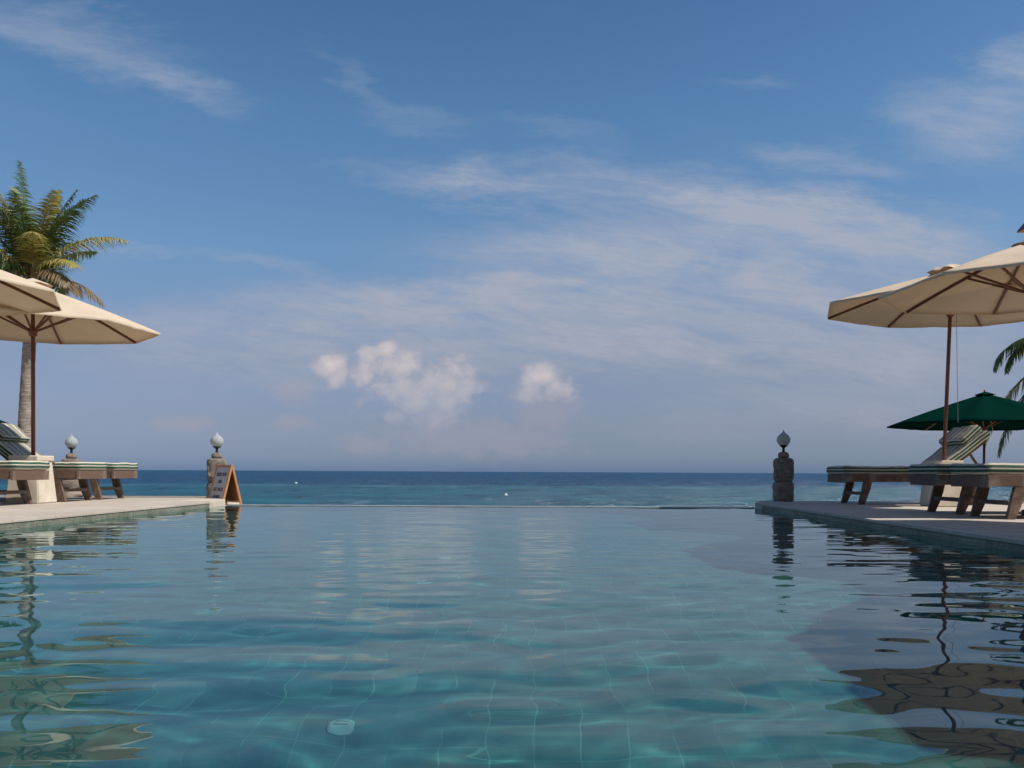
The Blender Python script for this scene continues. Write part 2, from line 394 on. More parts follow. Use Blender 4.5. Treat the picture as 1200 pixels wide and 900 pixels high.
slab('pool_kerb', ins(LX, 1), -1.5, DECK-.0225, M['band'])
slab('pool_kerb', ins(RX, -1), -1.5, DECK-.0225, M['band'])
# pale rendered end pier of the left kerb
bm = bmesh.new(); prism(bm, [(XL+.004, 10.6), (XL+.004, 11.12), (-4.33, 11.965), (-4.5, 11.965), (-4.5, 10.6)], -.3, DECK+.004, 'z')
bmesh.ops.bevel(bm, geom=list(bm.edges), offset=.008, segments=2, affect='EDGES')
tag(obj('kerb_end_pier', bm, M['plaster']), kind='structure')
bm = bmesh.new(); prism(bm, [(2.876, 10.75), (2.876, 11.115), (3.19, 12.015), (3.4, 12.015), (3.4, 10.75)], -.3, DECK+.003, 'z')
bmesh.ops.bevel(bm, geom=list(bm.edges), offset=.008, segments=2, affect='EDGES')
tag(obj('kerb_end_pier', bm, M['deck']), kind='structure')
bm = bmesh.new(); box(bm, XL-.3, XR+.3, Y0-.3, Y1+.1, ZF-.2, ZF); tag(obj('pool_floor', bm, M['floor_tile']), kind='structure')
bm = bmesh.new(); box(bm, XL-.004, XL+.012, Y0, Y1, ZF, -.012); box(bm, XR-.012, XR+.02, Y0, Y1, ZF, -.012)
box(bm, XL, XR, Y0-.3, Y0, ZF, .05); box(bm, XL-.02, XR+.06, Y1, Y1+.16, ZF, -.012)
tag(obj('pool_wall', bm, M['floor_tile']), kind='structure')
bm = bmesh.new(); box(bm, XL+.02, 2.87, Y1+.005, Y1+.19, -.012, .0115, .004); tag(obj('infinity_edge_coping', bm, M['coping']), kind='structure')
bm = bmesh.new(); box(bm, -16, 16, Y0-8, Y0-.3, -1.2, DECK-.003); tag(obj('rear_terrace', bm, M['deck']), kind='structure')
bm = bmesh.new(); box(bm, -4.9, 3.6, Y1+.2, 12.6, -2.2, -.30); prism(bm, [(-5.2,11.32),(-3.97,11.32),(-4.36,12.7),(-5.2,12.7)], -.30, -.015, 'z')
tag(obj('overflow_ledge', bm, M['plaster']), kind='structure')
bm = bmesh.new(); box(bm, -13, -4.95, 11.97, 14.2, -2.2, .03, .02); tag(obj('sea_wall', bm, M['rock'], smooth=False), kind='structure')
bm = bmesh.new(); box(bm, 3.65, 13, 12.03, 13.2, -2.2, .02, .02); tag(obj('sea_wall', bm, M['rock']), kind='structure')

# water surface: real wave geometry
ys = np.concatenate([np.arange(Y0, 0, .06), np.arange(0, 5, .022), np.arange(5, 11.1, .045), [11.1]])
xs = np.linspace(XL+.012, XR-.002, 250)
ys[-1] = Y1+.006
X, Y = np.meshgrid(xs, ys); Z = np.zeros_like(X)
r2 = np.random.default_rng(21)
for wl0, wl1, nn, slope in [(.9, 1.8, 9, .010), (.38, .85, 18, .016), (.17, .34, 28, .021), (.09, .16, 24, .012)]:
    for i in range(nn):
        wl = r2.uniform(wl0, wl1); k = 2*math.pi/wl
        th = r2.normal(math.pi/2, .55); ph = r2.uniform(0, 6.28)
        amp = slope*math.sqrt(2/nn)/k
        env = .75 + .5*np.sin(X*r2.uniform(.3, 1.1)+Y*r2.uniform(.3, 1.1)+r2.uniform(0, 6.28))
        Z += amp*env*np.sin(k*(X*math.cos(th)+Y*math.sin(th))+ph)
Z *= (1 - .5*np.clip((Y-2.5)/8.6, 0, 1)**.7)
ny, nx = X.shape
co3 = np.stack([X, Y, Z], -1).reshape(-1, 3)
idx = np.arange(ny*nx).reshape(ny, nx)
q = np.stack([idx[:-1, :-1], idx[:-1, 1:], idx[1:, 1:], idx[1:, :-1]], -1).reshape(-1, 4)
me = bpy.data.meshes.new('pool_water'); me.vertices.add(len(co3)); me.vertices.foreach_set('co', co3.astype(np.float32).ravel())
me.loops.add(q.size); me.loops.foreach_set('vertex_index', q.ravel().astype(np.int32))
me.polygons.add(len(q)); me.polygons.foreach_set('loop_start', np.arange(0, q.size, 4, dtype=np.int32)); me.polygons.foreach_set('loop_total', np.full(len(q), 4, np.int32))
me.update(calc_edges=True); me.polygons.foreach_set('use_smooth', np.ones(len(q), bool)); me.materials.append(M['water'])
water = bpy.data.objects.new('pool_water', me); C.objects.link(water); tag(water, kind='structure')
CAUSTICS = True
if CAUSTICS:
    water.cycles.is_caustics_caster = True
    for o in C.objects:
        if o.name.startswith(('pool_floor', 'pool_wall')): o.cycles.is_caustics_receiver = True
    sl.cycles.is_caustics_light = True

# drain covers on the pool floor
for i, (x, y, lab) in enumerate([(-.62, 2.80, 'pale square drain cover under the water, nearest to the camera'),
                         (-.64, 4.98, 'small pale drain cover under the water, middle of the row of three'),
                         (-.63, 5.97, 'small pale drain cover under the water, farthest of the row of three')]):
    t = empty('drain_cover', (x, y, ZF))
    tag(t, lab, 'drain cover', 'drain covers on the pool floor')
    bm = bmesh.new(); lathe(bm, [(.047,0),(.047,.006),(.041,.011),(.01,.013)], 22); obj('cover_plate', bm, M['drain'], t)
    for k in (-.014, .014):
        bm = bmesh.new(); box(bm, -.026, .026, k-.003, k+.003, .0125, .0145); obj('slot', bm, M['dark'], t)
if CAUSTICS:
    for o in C.objects:
        if o.name.startswith(('cover_plate', 'slot')): o.cycles.is_caustics_receiver = True

# ------------------------------------------------------------------ loungers
def mattress(L, W, H, seed, sag=0):
    """cushion with origin at its lower front corner line; x 0..L, y centred, z 0..H; stripe UVs"""
    bm = bmesh.new(); nx = max(4, int(L/.06)); ny = 10; nz = 3
    def P(i, j, k):
        x = L*i/nx; y = -W/2+W*j/ny; z = H*k/nz
        ex = min(x, L-x)/.03; ey = min(y+W/2, W/2-y)/.03; ez = min(z, H-z)/.03
        wob = .006*mnoise.noise(Vector((x*5+seed, y*5, z*3))) + .004*mnoise.noise(Vector((x*14, y*11+seed, 0)))
        r = .012
        cy = 1 - (r/(W/2) if k in (0, nz) and j in (0, ny) else 0)
        zz = z + (wob*1.6 if k == nz else wob*.5) - (sag*math.sin(math.pi*x/L) if sag else 0)
        if k in (0, nz):
            if i == 0: x += r
            if i == nx: x -= r
        return (x + wob*(1 if i in (0, nx) else 0), y*cy + wob*(1 if j in (0, ny) else 0)*1.5, zz)
    V = {}
    def v(i, j, k):
        if (i, j, k) not in V: V[(i, j, k)] = bm.verts.new(P(i, j, k))
        return V[(i, j, k)]
    uvl = bm.loops.layers.uv.new('UVMap')
    def F(c, side):
        f = bm.faces.new([v(*q) for q in c])
        for lp, q in zip(f.loops, c):
            lp[uvl].uv = (q[2]/nz, 1.) if side else (W*q[1]/ny, 0.)
    for i in range(nx):
        for j in range(ny):
            F([(i,j,nz),(i+1,j,nz),(i+1,j+1,nz),(i,j+1,nz)], 0); F([(i,j,0),(i,j+1,0),(i+1,j+1,0),(i+1,j,0)], 0)
        for k in range(nz):
            F([(i,0,k),(i+1,0,k),(i+1,0,k+1),(i,0,k+1)], 1); F([(i,ny,k),(i,ny,k+1),(i+1,ny,k+1),(i+1,ny,k)], 1)
    for j in range(ny):
        for k in range(nz):
            F([(0,j,k),(0,j,k+1),(0,j+1,k+1),(0,j+1,k)], 1); F([(nx,j,k),(nx,j+1,k),(nx,j+1,k+1),(nx,j,k+1)], 1)
    return bm
def lounger(loc, rz, up, seed, label, side):
    t = empty('sun_lounger', loc, rz)
    tag(t, label, 'sun lounger', 'striped wooden sun loungers '+side)
    W = .60; tk = M['teak']
    bm = bmesh.new()
    for s in (-1, 1): box(bm, .03, 1.95, s*W/2-.02, s*W/2+.02, .285, .385, .004)
    box(bm, .0, .035, -W/2-.03, W/2+.03, .275, .38, .004); box(bm, 1.95, 1.985, -W/2-.02, W/2+.02, .285, .38, .004)
    obj('frame', bm, tk, t)
    bm = bmesh.new()
    for k in range(12): box(bm, .07+k*.095, .14+k*.095, -W/2+.025, W/2-.025, .355, .38, .003)
    obj('slat_panel', bm, tk, t)
    for s in (-1, 1):      # foot legs: curved, raking out towards the foot
        bm = bmesh.new(); y = s*(W/2-.005)
        prism(bm, [(.17,0),(.245,0),(.288,.10),(.322,.20),(.345,.30),(.245,.30),(.222,.20),(.198,.10)], y-.022, y+.022)
        bmesh.ops.bevel(bm, geom=list(bm.edges), offset=.004, segments=1, affect='EDGES')
        obj('leg', bm, tk, t)
    for s in (-1, 1):      # head legs carry the wheels
        bm = bmesh.new(); y = s*(W/2-.045)
        prism(bm, [(1.56,.05),(1.64,.05),(1.68,.30),(1.56,.30)], y-.02, y+.02)
        obj('leg', bm, tk, t)
        bm = bmesh.new(); y = s*(W/2+.005)
        n = 22; prism(bm, [(1.60+.10*math.cos(2*math.pi*i/n), .10+.10*math.sin(2*math.pi*i/n)) for i in range(n)], y-.018, y+.018)
        wh = obj('wheel', bm, tk, t)
        bm = bmesh.new(); prism(bm, [(1.60+.022*math.cos(2*math.pi*i/10), .10+.022*math.sin(2*math.pi*i/10)) for i in range(10)], y-.03, y+.03)
        obj('hub_cap', bm, M['blackmetal'], wh)
    bm = bmesh.new(); box(bm, .215, .245, -W/2+.018, W/2-.018, .12, .16, .003); obj('stretcher', bm, tk, t)
    bm = bmesh.new(); box(bm, 1.585, 1.615, -W/2+.06, W/2-.06, .085, .115, .003); obj('stretcher', bm, tk, t)
    st = M['stripe']
    o = obj('mattress', mattress(1.22, .64, .095, seed), st, t, True); o.location = (-.015, 0, .388)
    a = R(38) if up else 0
    hb = empty('backrest', (1.22, 0, .36 if up else .36)); hb.parent = t; hb.rotation_euler = (0, -a, 0)
    if up:
        bm = bmesh.new()
        for s in (-1, 1): box(bm, 0, .74, s*.25-.02, s*.25+.02, -.012, .028, .003)
        for k in range(8): box(bm, .04+k*.09, .10+k*.09, -.22, .22, .004, .024, .002)
        obj('backrest_frame', bm, tk, hb)
        bm = bmesh.new()
        for s in (-1, 1): bar(bm, (1.22+.50*math.cos(a), s*.2, .35+.50*math.sin(a)), (1.22+.62, s*.2, .33), .025)
        bar(bm, (1.22+.5*math.cos(a), -.21, .35+.5*math.sin(a)), (1.22+.5*math.cos(a), .21, .35+.5*math.sin(a)), .03)
        obj('prop_strut', bm, tk, t)
        obj('back_cushion', mattress(.80, .64, .095, seed+3), st, hb, True, (.0, 0, .03))
        p = obj('pillow', mattress(.30, .60, .10, seed+5), st, hb, True, (.47, 0, .118), (0, R(-4), 0))
        for s in (-.2, .2):
            bm = bmesh.new(); box(bm, .09, .11, s-.012, s+.012, -.1, .106, .002); obj('strap', bm, st, p)
    else:
        bm = bmesh.new()
        for k in range(8): box(bm, .04+k*.09, .10+k*.09, -.27, .27, -.005, .02, .002)
        obj('backrest_frame', bm, tk, hb)
        obj('back_cushion', mattress(.72, .64, .095, seed+3), st, hb, True, (.0, 0, .028))
    return t
fxL, fxR = -5.45, 3.90
for y, up, lab in [(11.40, True, 'striped lounger farthest along the left deck, foot end nearest the sea, back raised'),
                   (10.55, False, 'flat striped lounger on left deck, beside the far cream table and umbrella pole'),
                   (9.26, False, 'nearest visible flat striped lounger on left deck, cut off by the left edge')]:
    lounger((fxL, y, DECK), math.pi, up, y, lab, 'on the left deck')
for y, up, lab in [(11.02, True, 'shaded lounger farthest along the right deck, its back and pillow raised'),
                   (8.53, False, 'flat shaded lounger on right deck, just in front of the cream table'),
                   (7.66, False, 'flat shaded lounger nearest the camera on right deck, at the right edge')]:
    lounger((fxR, y, DECK), 0, up, y, lab, 'on the right deck')

# ------------------------------------------------------------------ tables
def table(x, y, label, grp='cream stone tables round the umbrella poles'):
    t = empty('side_table', (x, y, DECK)); tag(t, label, 'table', grp)
    bm = bmesh.new()
    a, b = .195, .155
    vs = [bm.verts.new((sx*s, sy*s, z)) for s, z in ((a, 0), (b, .485)) for sx, sy in ((-1,-1),(1,-1),(1,1),(-1,1))]
    bm.faces.new(vs[3::-1]); bm.faces.new(vs[4:])
    for i in range(4): bm.faces.new((vs[i], vs[(i+1)%4], vs[4+(i+1)%4], vs[4+i]))
    bmesh.ops.bevel(bm, geom=list(bm.edges), offset=.012, segments=2, affect='EDGES')
    obj('base', bm, M['plaster'], t)
    bm = bmesh.new(); box(bm, -.17, .17, -.17, .17, .4855, .55, .012); obj('tabletop', bm, M['plaster'], t)
    return t
table(-5.82, 9.88, 'cream stone table between loungers on the left deck, umbrella pole rising from it')
table(4.92, 10.28, 'cream stone table on the right deck below the far umbrella pole')
table(-5.62, 7.62, 'cream stone table just out of the left edge under the nearer left umbrella')

# ------------------------------------------------------------------ umbrellas
def umbrella(base, top, Rr, rim, apex, off, canvas, label, grp, vent='neat', finial=True, cord=False, rv=.27, pole_r=.022, hub_drop=.02):
    """rim / apex: world z at the canopy centre; the whole thing leans so that its axis meets `top`"""
    bx, by, bz = base
    ax = Vector((top[0]-bx, top[1]-by, rim-bz)); h = ax.length; hr = h; ha = h+(apex-rim)
    t = empty('parasol', base)
    t.rotation_mode = 'QUATERNION'; t.rotation_quaternion = Vector((0,0,1)).rotation_difference(ax.normalized())
    tag(t, label, 'umbrella', grp)
    N = 8; rise = ha-hr
    def prof(s): return ha - rise*(.86*s + .14*s*s)          # height at radius fraction s
    nr, na = 12, 8
    bm = bmesh.new(); V = {}
    for kk in range(N*na):
        a0 = off+360/N*(kk//na); f = (kk % na)/na
        p0 = Vector((math.cos(R(a0)), math.sin(R(a0)), 0)); p1 = Vector((math.cos(R(a0+360/N)), math.sin(R(a0+360/N)), 0))
        dirv = p0.lerp(p1, f); bow = math.sin(math.pi*f)
        for i in range(nr+1):
            s = .07 + .93*i/nr
            q = dirv*Rr*s
            z = prof(s) - .05*bow*s*(1-s)*2 - .004*bow + (.012*mnoise.noise(Vector((q.x*4+bx, q.y*4+by, 3))) + .006*mnoise.noise(Vector((a0+f*9, s*2.2, bx))))*bow
            V[(kk, i)] = bm.verts.new((q.x, q.y, z))
    n = N*na
    for kk in range(n):
        for i in range(nr): bm.faces.new((V[(kk, i)], V[(kk, i+1)], V[((kk+1)%n, i+1)], V[((kk+1)%n, i)]))
    # hem
    for kk in range(n):
        a, b = V[(kk, nr)], V[((kk+1)%n, nr)]
        c = bm.verts.new(a.co*1+Vector((-a.co.x*.006, -a.co.y*.006, -.022))); d_ = bm.verts.new(b.co+Vector((-b.co.x*.006, -b.co.y*.006, -.022)))
        bm.faces.new((a, c, d_, b))
    obj('canopy', bm, canvas, t, True)
    # vent cap
    bm = bmesh.new(); ring0 = None; nn = 32
    vh = .07 if rv > .18 else .035; top_ = bm.verts.new((0, 0, ha+vh))
    for i in range(1, 6):
        s = i/5; ring = []
        for k in range(nn):
            a = 2*math.pi*k/nn
            cr_ = (.045 if vent == 'crumpled' else .004)*mnoise.noise(Vector((math.cos(a)*2.4*s+bx, math.sin(a)*2.4*s, s*2)))
            ruff = (.022 if vent == 'crumpled' else .004)*math.sin(k*math.pi*2/nn*8+s)*s
            ring.append(bm.verts.new((rv*s*math.cos(a)*(1+cr_*2), rv*s*math.sin(a)*(1+cr_*2), ha+vh-(rise/Rr*.86)*rv*s - .012*s + cr_ + ruff)))
        for k in range(nn):
            if ring0: bm.faces.new((ring0[k], ring[k], ring[(k+1)%nn], ring0[(k+1)%nn]))
            else: bm.faces.new((top_, ring[k], ring[(k+1)%nn]))
        ring0 = ring
    obj('vent_cap', bm, canvas, t, True)
    pm = M['pole']
    bm = bmesh.new(); lathe(bm, [(pole_r, 0), (pole_r, ha*.5), (pole_r*.92, ha+.06)], 14); obj('pole', bm, pm, t, True)
    hz = hr - hub_drop
    bm = bmesh.new(); lathe(bm, [(.026,hz-.09),(.045,hz-.07),(.05,hz-.02),(.045,hz+.01),(.026,hz+.025)], 12); obj('hub', bm, pm, t, True)
    bm = bmesh.new(); lathe(bm, [(.026,ha-.09),(.045,ha-.07),(.045,ha-.03),(.026,ha-.02)], 12); obj('crown_hub', bm, pm, t, True)
    for k in range(N):
        a = R(off+360/N*k); u = Vector((math.cos(a), math.sin(a), 0))
        def P(s, dz): q = u*Rr*s; return Vector((q.x, q.y, prof(s)-dz))
        bm = bmesh.new(); last = P(.03, .03)
        for s in (.35, .7, .985):
            nx_ = P(s, .018); bar(bm, last, nx_, .018, .026); last = nx_
        rb = obj('rib', bm, pm, t)
        bm = bmesh.new(); bar(bm, u*.04+Vector((0,0,hz-.02)), P(.47, .03), .016, .022); obj('strut', bm, pm, t)
    if finial:
        bm = bmesh.new(); z = ha+.07
        vs = lambda s, zz: [bm.verts.new((sx*s, sy*s, zz)) for sx, sy in ((-1,-1),(1,-1),(1,1),(-1,1))]
        A_, B_, D_, E_ = vs(.022, z-.02), vs(.022, z+.035), vs(.09, z+.04), vs(.085, z+.06)
        F_ = vs(.012, z+.17)
        for a_, b_ in ((A_, B_), (B_, D_), (D_, E_), (E_, F_)):
            for i in range(4): bm.faces.new((a_[i], a_[(i+1)%4], b_[(i+1)%4], b_[i]))
        bm.faces.new(A_[::-1]); bm.faces.new(F_)
        obj('finial', bm, pm, t)
    if cord:
        bm = bmesh.new(); px = .06
        pts = [(px, -.03, hz-.03), (px+.03, -.03, hz-.6), (px+.075, -.03, hz-1.35)]
        for p, q_ in zip(pts, pts[1:]): bar(bm, p, q_, .007, n=6)
        obj('pull_cord', bm, M['cord'], t)
    return t
def foot(t, z):
    bm = bmesh.new(); lathe(bm, [(.10,0),(.10,.05),(.05,.06),(.03,.10)], 20); obj('foot_plate', bm, M['blackmetal'], t, True)
UG = 'cream parasols over the loungers'
umbrella((-5.80, 9.88, DECK+.5), (-5.80, 9.86), 1.36, CAMZ+1.64, CAMZ+2.14, 17, M['canvas'],
         'cream parasol rising from the far stone table on left deck, underside and spokes showing', UG, finial=False, rv=.2)
umbrella((-5.62, 7.62, DECK+.5), (-5.63, 7.62), 1.30, CAMZ+1.61, CAMZ+2.06, 3, M['canvas'],
         'nearer cream parasol at the left edge, only its right tip in frame', UG)
umbrella((4.935, 10.28, DECK+.5), (4.985, 10.24), 1.50, CAMZ+1.99, CAMZ+2.44, 5, M['canvas'],
         'farther cream parasol on right deck with crumpled top vent and a leaning pole', UG, vent='crumpled', finial=False, cord=True)
foot(umbrella((4.75, 8.12, DECK), (4.72, 8.11), 1.37, CAMZ+1.77, CAMZ+2.21, 30, M['canvas'],
         'nearer cream parasol at the right edge, sunlit on top, dark beneath', UG, rv=.17), 0)
for yy, lb in ((5.30, 'cream parasol added unseen beyond the right edge for its shade, third from the sea'), (2.5, 'cream parasol added unseen beyond the right edge for its shade, nearest the camera')):  # two unseen parasols, added to cast shade on the right deck
    foot(umbrella((4.86, yy-.1, DECK), (4.85, yy), 1.40, CAMZ+1.75, CAMZ+2.22, 30, M['canvas'], lb, UG), 0)
GG = 'dark green parasols on the beach'
def gz(y): return float(np.interp(y, [r[0] for r in rows], [r[1] for r in rows]))
umbrella(((1152-626)*.015, 15.0, gz(15)), ((1152-626)*.015+.02, 15.0), 1.62, CAMZ+.86, CAMZ+1.42, 12, M['green'],
         'dark green parasol beyond the right deck, behind the raised lounger back', GG, finial=False, rv=.17)
umbrella((-11.2, 15.3, gz(15.3)), (-11.2, 15.3), 1.62, CAMZ+.86, CAMZ+1.42, 0, M['green'],
         'dark green parasol at the left edge, only its tip showing behind the raised lounger', GG, finial=False, rv=.17)

# ------------------------------------------------------------------ lamp pedestals
def lamp(x, y, z, rz, label, hscale=1.0):
    t = empty('lamp_statue', (x, y, z), rz); tag(t, label, 'lamp', 'stone lamp pedestals along the sea edge')
    def sq(r, zz, a):
        p = 2.9; c, s = abs(math.cos(a)), abs(math.sin(a))
        k = 1/((c**p+s**p)**(1/p))
        return r*k*(1+.05*mnoise.noise(Vector((math.cos(a)*2.5+x, math.sin(a)*2.5, zz*9))) + .025*mnoise.noise(Vector((math.cos(a)*9, math.sin(a)*9+x, zz*25))))
    def scurve(pts, n=5):
        o_ = []
        for (r0, z0), (r1, z1) in zip(pts, pts[1:]):
            for i in range(n): f = i/n; o_.append((r0+(r1-r0)*f, z0+(z1-z0)*f))
        return o_+[pts[-1]]
    st = M['statue']; H = .60*hscale
    bm = bmesh.new(); lathe(bm, scurve([(.125,0),(.138,.02),(.142,H*.12),(.136,H*.20),(.128,H*.215),(.138,H*.26),(.142,H*.36),(.130,H*.43),(.108,H*.455)]), 40, sq); obj('lower_block', bm, st, t, True)
    bm = bmesh.new(); lathe(bm, scurve([(.106,H*.455),(.126,H*.49),(.136,H*.56),(.134,H*.66),(.127,H*.70),(.133,H*.80),(.138,H*.90),(.128,H*.97),(.09,H)]), 40, sq); obj('torso_block', bm, st, t, True)
    # carved forearms folded over the front, and a rounded flank
    for s in (-1, 1):
        bm = bmesh.new(); pts = [Vector((s*.105, -.07, H*.88)), Vector((s*.112, -.095, H*.66)), Vector((s*.08, -.118, H*.57)), Vector((s*.02, -.125, H*.61))]
        for p, q_ in zip(pts, pts[1:]): bar(bm, p, q_, .05, n=10, r2=.9)
        obj('carved_arm', bm, st, t, True)
    bm = bmesh.new(); lathe(bm, [(.05,H-.005),(.072,H+.008),(.076,H+.035),(.066,H+.065),(.045,H+.08),(.02,H+.083)], 22, sq); obj('head_knob', bm, st, t, True)
    z0 = H+.08
    bm = bmesh.new(); lathe(bm, [(.028,z0-.01),(.02,z0+.01),(.017,z0+.05),(.022,z0+.062),(.045,z0+.078),(.058,z0+.085),(.056,z0+.095)], 20); obj('lamp_holder', bm, M['blackmetal'], t, True)
    z1 = z0+.094
    bm = bmesh.new(); lathe(bm, [(.048,z1),(.07,z1+.018),(.088,z1+.045),(.094,z1+.075),(.088,z1+.105),(.068,z1+.135),(.040,z1+.160),(.018,z1+.180),(.007,z1+.20),(.003,z1+.215)], 26)
    obj('glass_globe', bm, M['globe'], t, True)
lamp(3.44, 11.78, DECK, R(-12), 'dark shaded stone lamp pedestal with bulb globe at the far corner of right deck')
lamp(-4.62, 12.42, -.0149, R(20), 'sunlit stone lamp pedestal with globe standing behind the A-frame board', 1.08)
lamp(-7.24, 13.35, .03, R(8), 'smallest stone lamp pedestal seen over and under the loungers on left', 1.0)
def rock(x, y, z, r, lab):
    bm = bmesh.new(); bmesh.ops.create_icosphere(bm, subdivisions=3, radius=r)
    for v in bm.verts:
        v.co *= 1+.45*mnoise.noise(v.co/r*1.1+Vector((x, y, 0))); v.co.z *= .62
    o = obj('boulder', bm, M['rock'], None, True, (x, y, z+r*.35)); tag(o, lab, 'rock', 'boulders by the lamp pedestal')
rock(-7.02, 13.0, .03, .15, 'rounded grey boulder at foot of the left lamp pedestal, right side')
rock(-7.45, 13.05, .03, .12, 'darker small boulder at foot of the left lamp pedestal, left side')

# ------------------------------------------------------------------ A-frame board
rd = Vector((-.68, .73, 0)).normalized(); pd = Vector((rd.y, -rd.x, 0))       # ridge direction (away), spread direction (right)
Nr = Vector((-4.11, 11.62, 0)); zb, zt, sp, ln = -.0145, .535, .135, .50
t = empty('a_frame_sign', (Nr.x, Nr.y, zb), math.atan2(pd.y, pd.x))
tag(t, 'wooden A-frame notice board with grey lettered panel at end of left deck', 'sign board')
Hh = zt-zb
for s in (-1, 1):
    a = math.atan2(sp, Hh); Ln = math.hypot(sp, Hh)
    leaf = empty('board_leaf', (s*sp, 0, 0)); leaf.parent = t; leaf.rotation_euler = (0, -s*a, 0)
    # local: x outward thickness, y along ridge, z up the board
    bm = bmesh.new(); box(bm, -.006, .006, .03, ln-.03, .05, Ln-.03); obj('panel', bm, M['signin'], leaf)
    bm = bmesh.new()
    box(bm, -.014, .014, 0, .032, 0, Ln, .003); box(bm, -.014, .014, ln-.032, ln, 0, Ln, .003)
    box(bm, -.013, .013, .0325, ln-.0325, Ln-.034, Ln-.003, .003); box(bm, -.013, .013, .0325, ln-.0325, .04, .07, .003)
    obj('frame', bm, M['signwood'], leaf)
    bm = bmesh.new(); x0, x1 = (s*.0065, s*.0095); box(bm, min(x0, x1), max(x0, x1), .0335, ln-.0335, .071, Ln-.035); fo = obj('painted_face', bm, M['signface'], leaf)
    if s < 0:
        for txt, zz, sz, mm in (('KEEP OUR', .425, .070, 'letter'), ('AND', .325, .056, 'letter'), ('EAT PACK', .215, .070, 'letter_red'), ('IN HERE', .115, .056, 'letter')):
            cu = bpy.data.curves.new('t', 'FONT'); cu.body = txt; cu.size = sz; cu.extrude = .001; cu.align_x = 'CENTER'; cu.align_y = 'CENTER'; cu.offset = .0018
            to = bpy.data.objects.new('tmp', cu); C.objects.link(to)
            bpy.context.view_layer.update()
            me = bpy.data.meshes.new_from_object(to.evaluated_get(bpy.context.evaluated_depsgraph_get()))
            bpy.data.objects.remove(to)
            xs_ = [v.co.x for v in me.vertices]; k = min(1, (ln-.09)/(max(xs_)-min(xs_)))
            for v in me.vertices: v.co.x *= k
            me.materials.clear(); me.materials.append(M[mm])
            lo = bpy.data.objects.new('lettering', me); C.objects.link(lo); lo.parent = leaf
            # text x must run from far end (left in view) to near end: world -ridge
            lo.matrix_local = Matrix.Translation((-.0108, ln/2, zz)) @ Matrix(((0,0,-1,0),(-1,0,0,0),(0,1,0,0),(0,0,0,1)))

# ------------------------------------------------------------------ palms
def frond(parent, org, az, e0, droop, L, mname, seed, n=70, ll=.82, twist=0, hang=.55):
    rs = random.Random(seed)
    bm = bmesh.new(); pts = []; p = Vector(org); N = 24
    side = Vector((-math.sin(R(az)), math.cos(R(az)), 0))
    for i in range(N+1):
        f = i/N; e = R(e0 - droop*f**1.25); a = R(az+twist*f)
        d_ = Vector((math.cos(a)*math.cos(e), math.sin(a)*math.cos(e), math.sin(e)))
        pts.append((p.copy(), d_)); p = p + d_*(L/N)
    for i in range(N):
        r0 = .028*(1-i/N)+.004; r1 = .028*(1-(i+1)/N)+.004
        bar(bm, pts[i][0], pts[i+1][0], r0*2, n=5, r2=r1/r0)
    for k in range(n):
        f = .14+.86*(k+.5)/n; i = min(N-1, int(f*N)); q0 = pts[i][0].lerp(pts[i+1][0], f*N-i); d_ = pts[i][1]
        up = side.cross(d_).normalized()*-1
        if up.z < 0: up = -up
        ln_ = ll*(math.sin(math.pi*min(1, .12+f*.86))**.55)*(1-.35*f)*rs.uniform(.8, 1.12)
        for s in (-1, 1):
            if rs.random() < .05: continue
            dirl = (side*s*rs.uniform(.75, .95) + d_*rs.uniform(.55, .85) + up*rs.uniform(-.05, .28)).normalized()
            wv = d_.cross(dirl).cross(dirl).normalized()*(.023*rs.uniform(.8, 1.2))
            pr = None; pp = q0.copy(); hg = hang*rs.uniform(.7, 1.4)
            for j in range(5):
                u = j/4; ww = wv*(1-.9*u**1.6)*(1 if j else .5)
                a_, b_ = bm.verts.new(pp-ww), bm.verts.new(pp+ww)
                if pr: bm.faces.new((pr[0], pr[1], b_, a_))
                pr = (a_, b_)
                dirl = (dirl + Vector((0, 0, -hg*.55))).normalized()
                pp = pp + dirl*ln_/4
    return obj('frond', bm, M[mname], parent)
def palm(base, top, r, label, fronds, seed, lean=.25, hang=.5, ll=.85):
    t = empty('palm_tree', base); tag(t, label, 'palm tree')
    B_ = Vector(base); T = Vector(top)-B_
    bm = bmesh.new(); N = 90; ring0 = None; n = 18
    for i in range(N+1):
        f = i/N; c = Vector((T.x*(f**1.6), T.y*(f**1.6), T.z*f))
        rr = r*(1.18-.42*f+.35*math.exp(-f*14))*(1+.035*((i % 3) == 0)+.02*mnoise.noise(Vector((f*40, seed, 0))))
        ring = [bm.verts.new(c+Vector((rr*math.cos(2*math.pi*k/n), rr*math.sin(2*math.pi*k/n), 0))) for k in range(n)]
        if ring0:
            for k in range(n): bm.faces.new((ring0[k], ring0[(k+1)%n], ring[(k+1)%n], ring[k]))
        ring0 = ring
    obj('trunk', bm, M['trunk'], t, True)
    bm = bmesh.new(); rs = random.Random(seed)
    for k in range(26):
        a = rs.uniform(0, 6.28); q = T+Vector((math.cos(a)*r*.7, math.sin(a)*r*.7, rs.uniform(-.35, .15)))
        bar(bm, q, q+Vector((math.cos(a)*.16, math.sin(a)*.16, rs.uniform(.15, .4))), .07, .03, r2=.4)
    obj('fibre_sheath', bm, M['husk'], t)
    for i, (az, e0, dr, L_, mn, *rest) in enumerate(fronds):
        tw = rest[0] if rest else 0
        frond(t, T+Vector((math.cos(R(az))*r*.5, math.sin(R(az))*r*.5, rs.uniform(-.1, .1))), az, e0, dr, L_, mn, seed*31+i, twist=tw, hang=hang, ll=ll)
    return t
def at(px, py, Y): return ((px-626)/1000*Y, Y, CAMZ+(553+.005*(px-626)-py)/1000*Y)
D = 25.
x, y, z = at(38, 326, D)
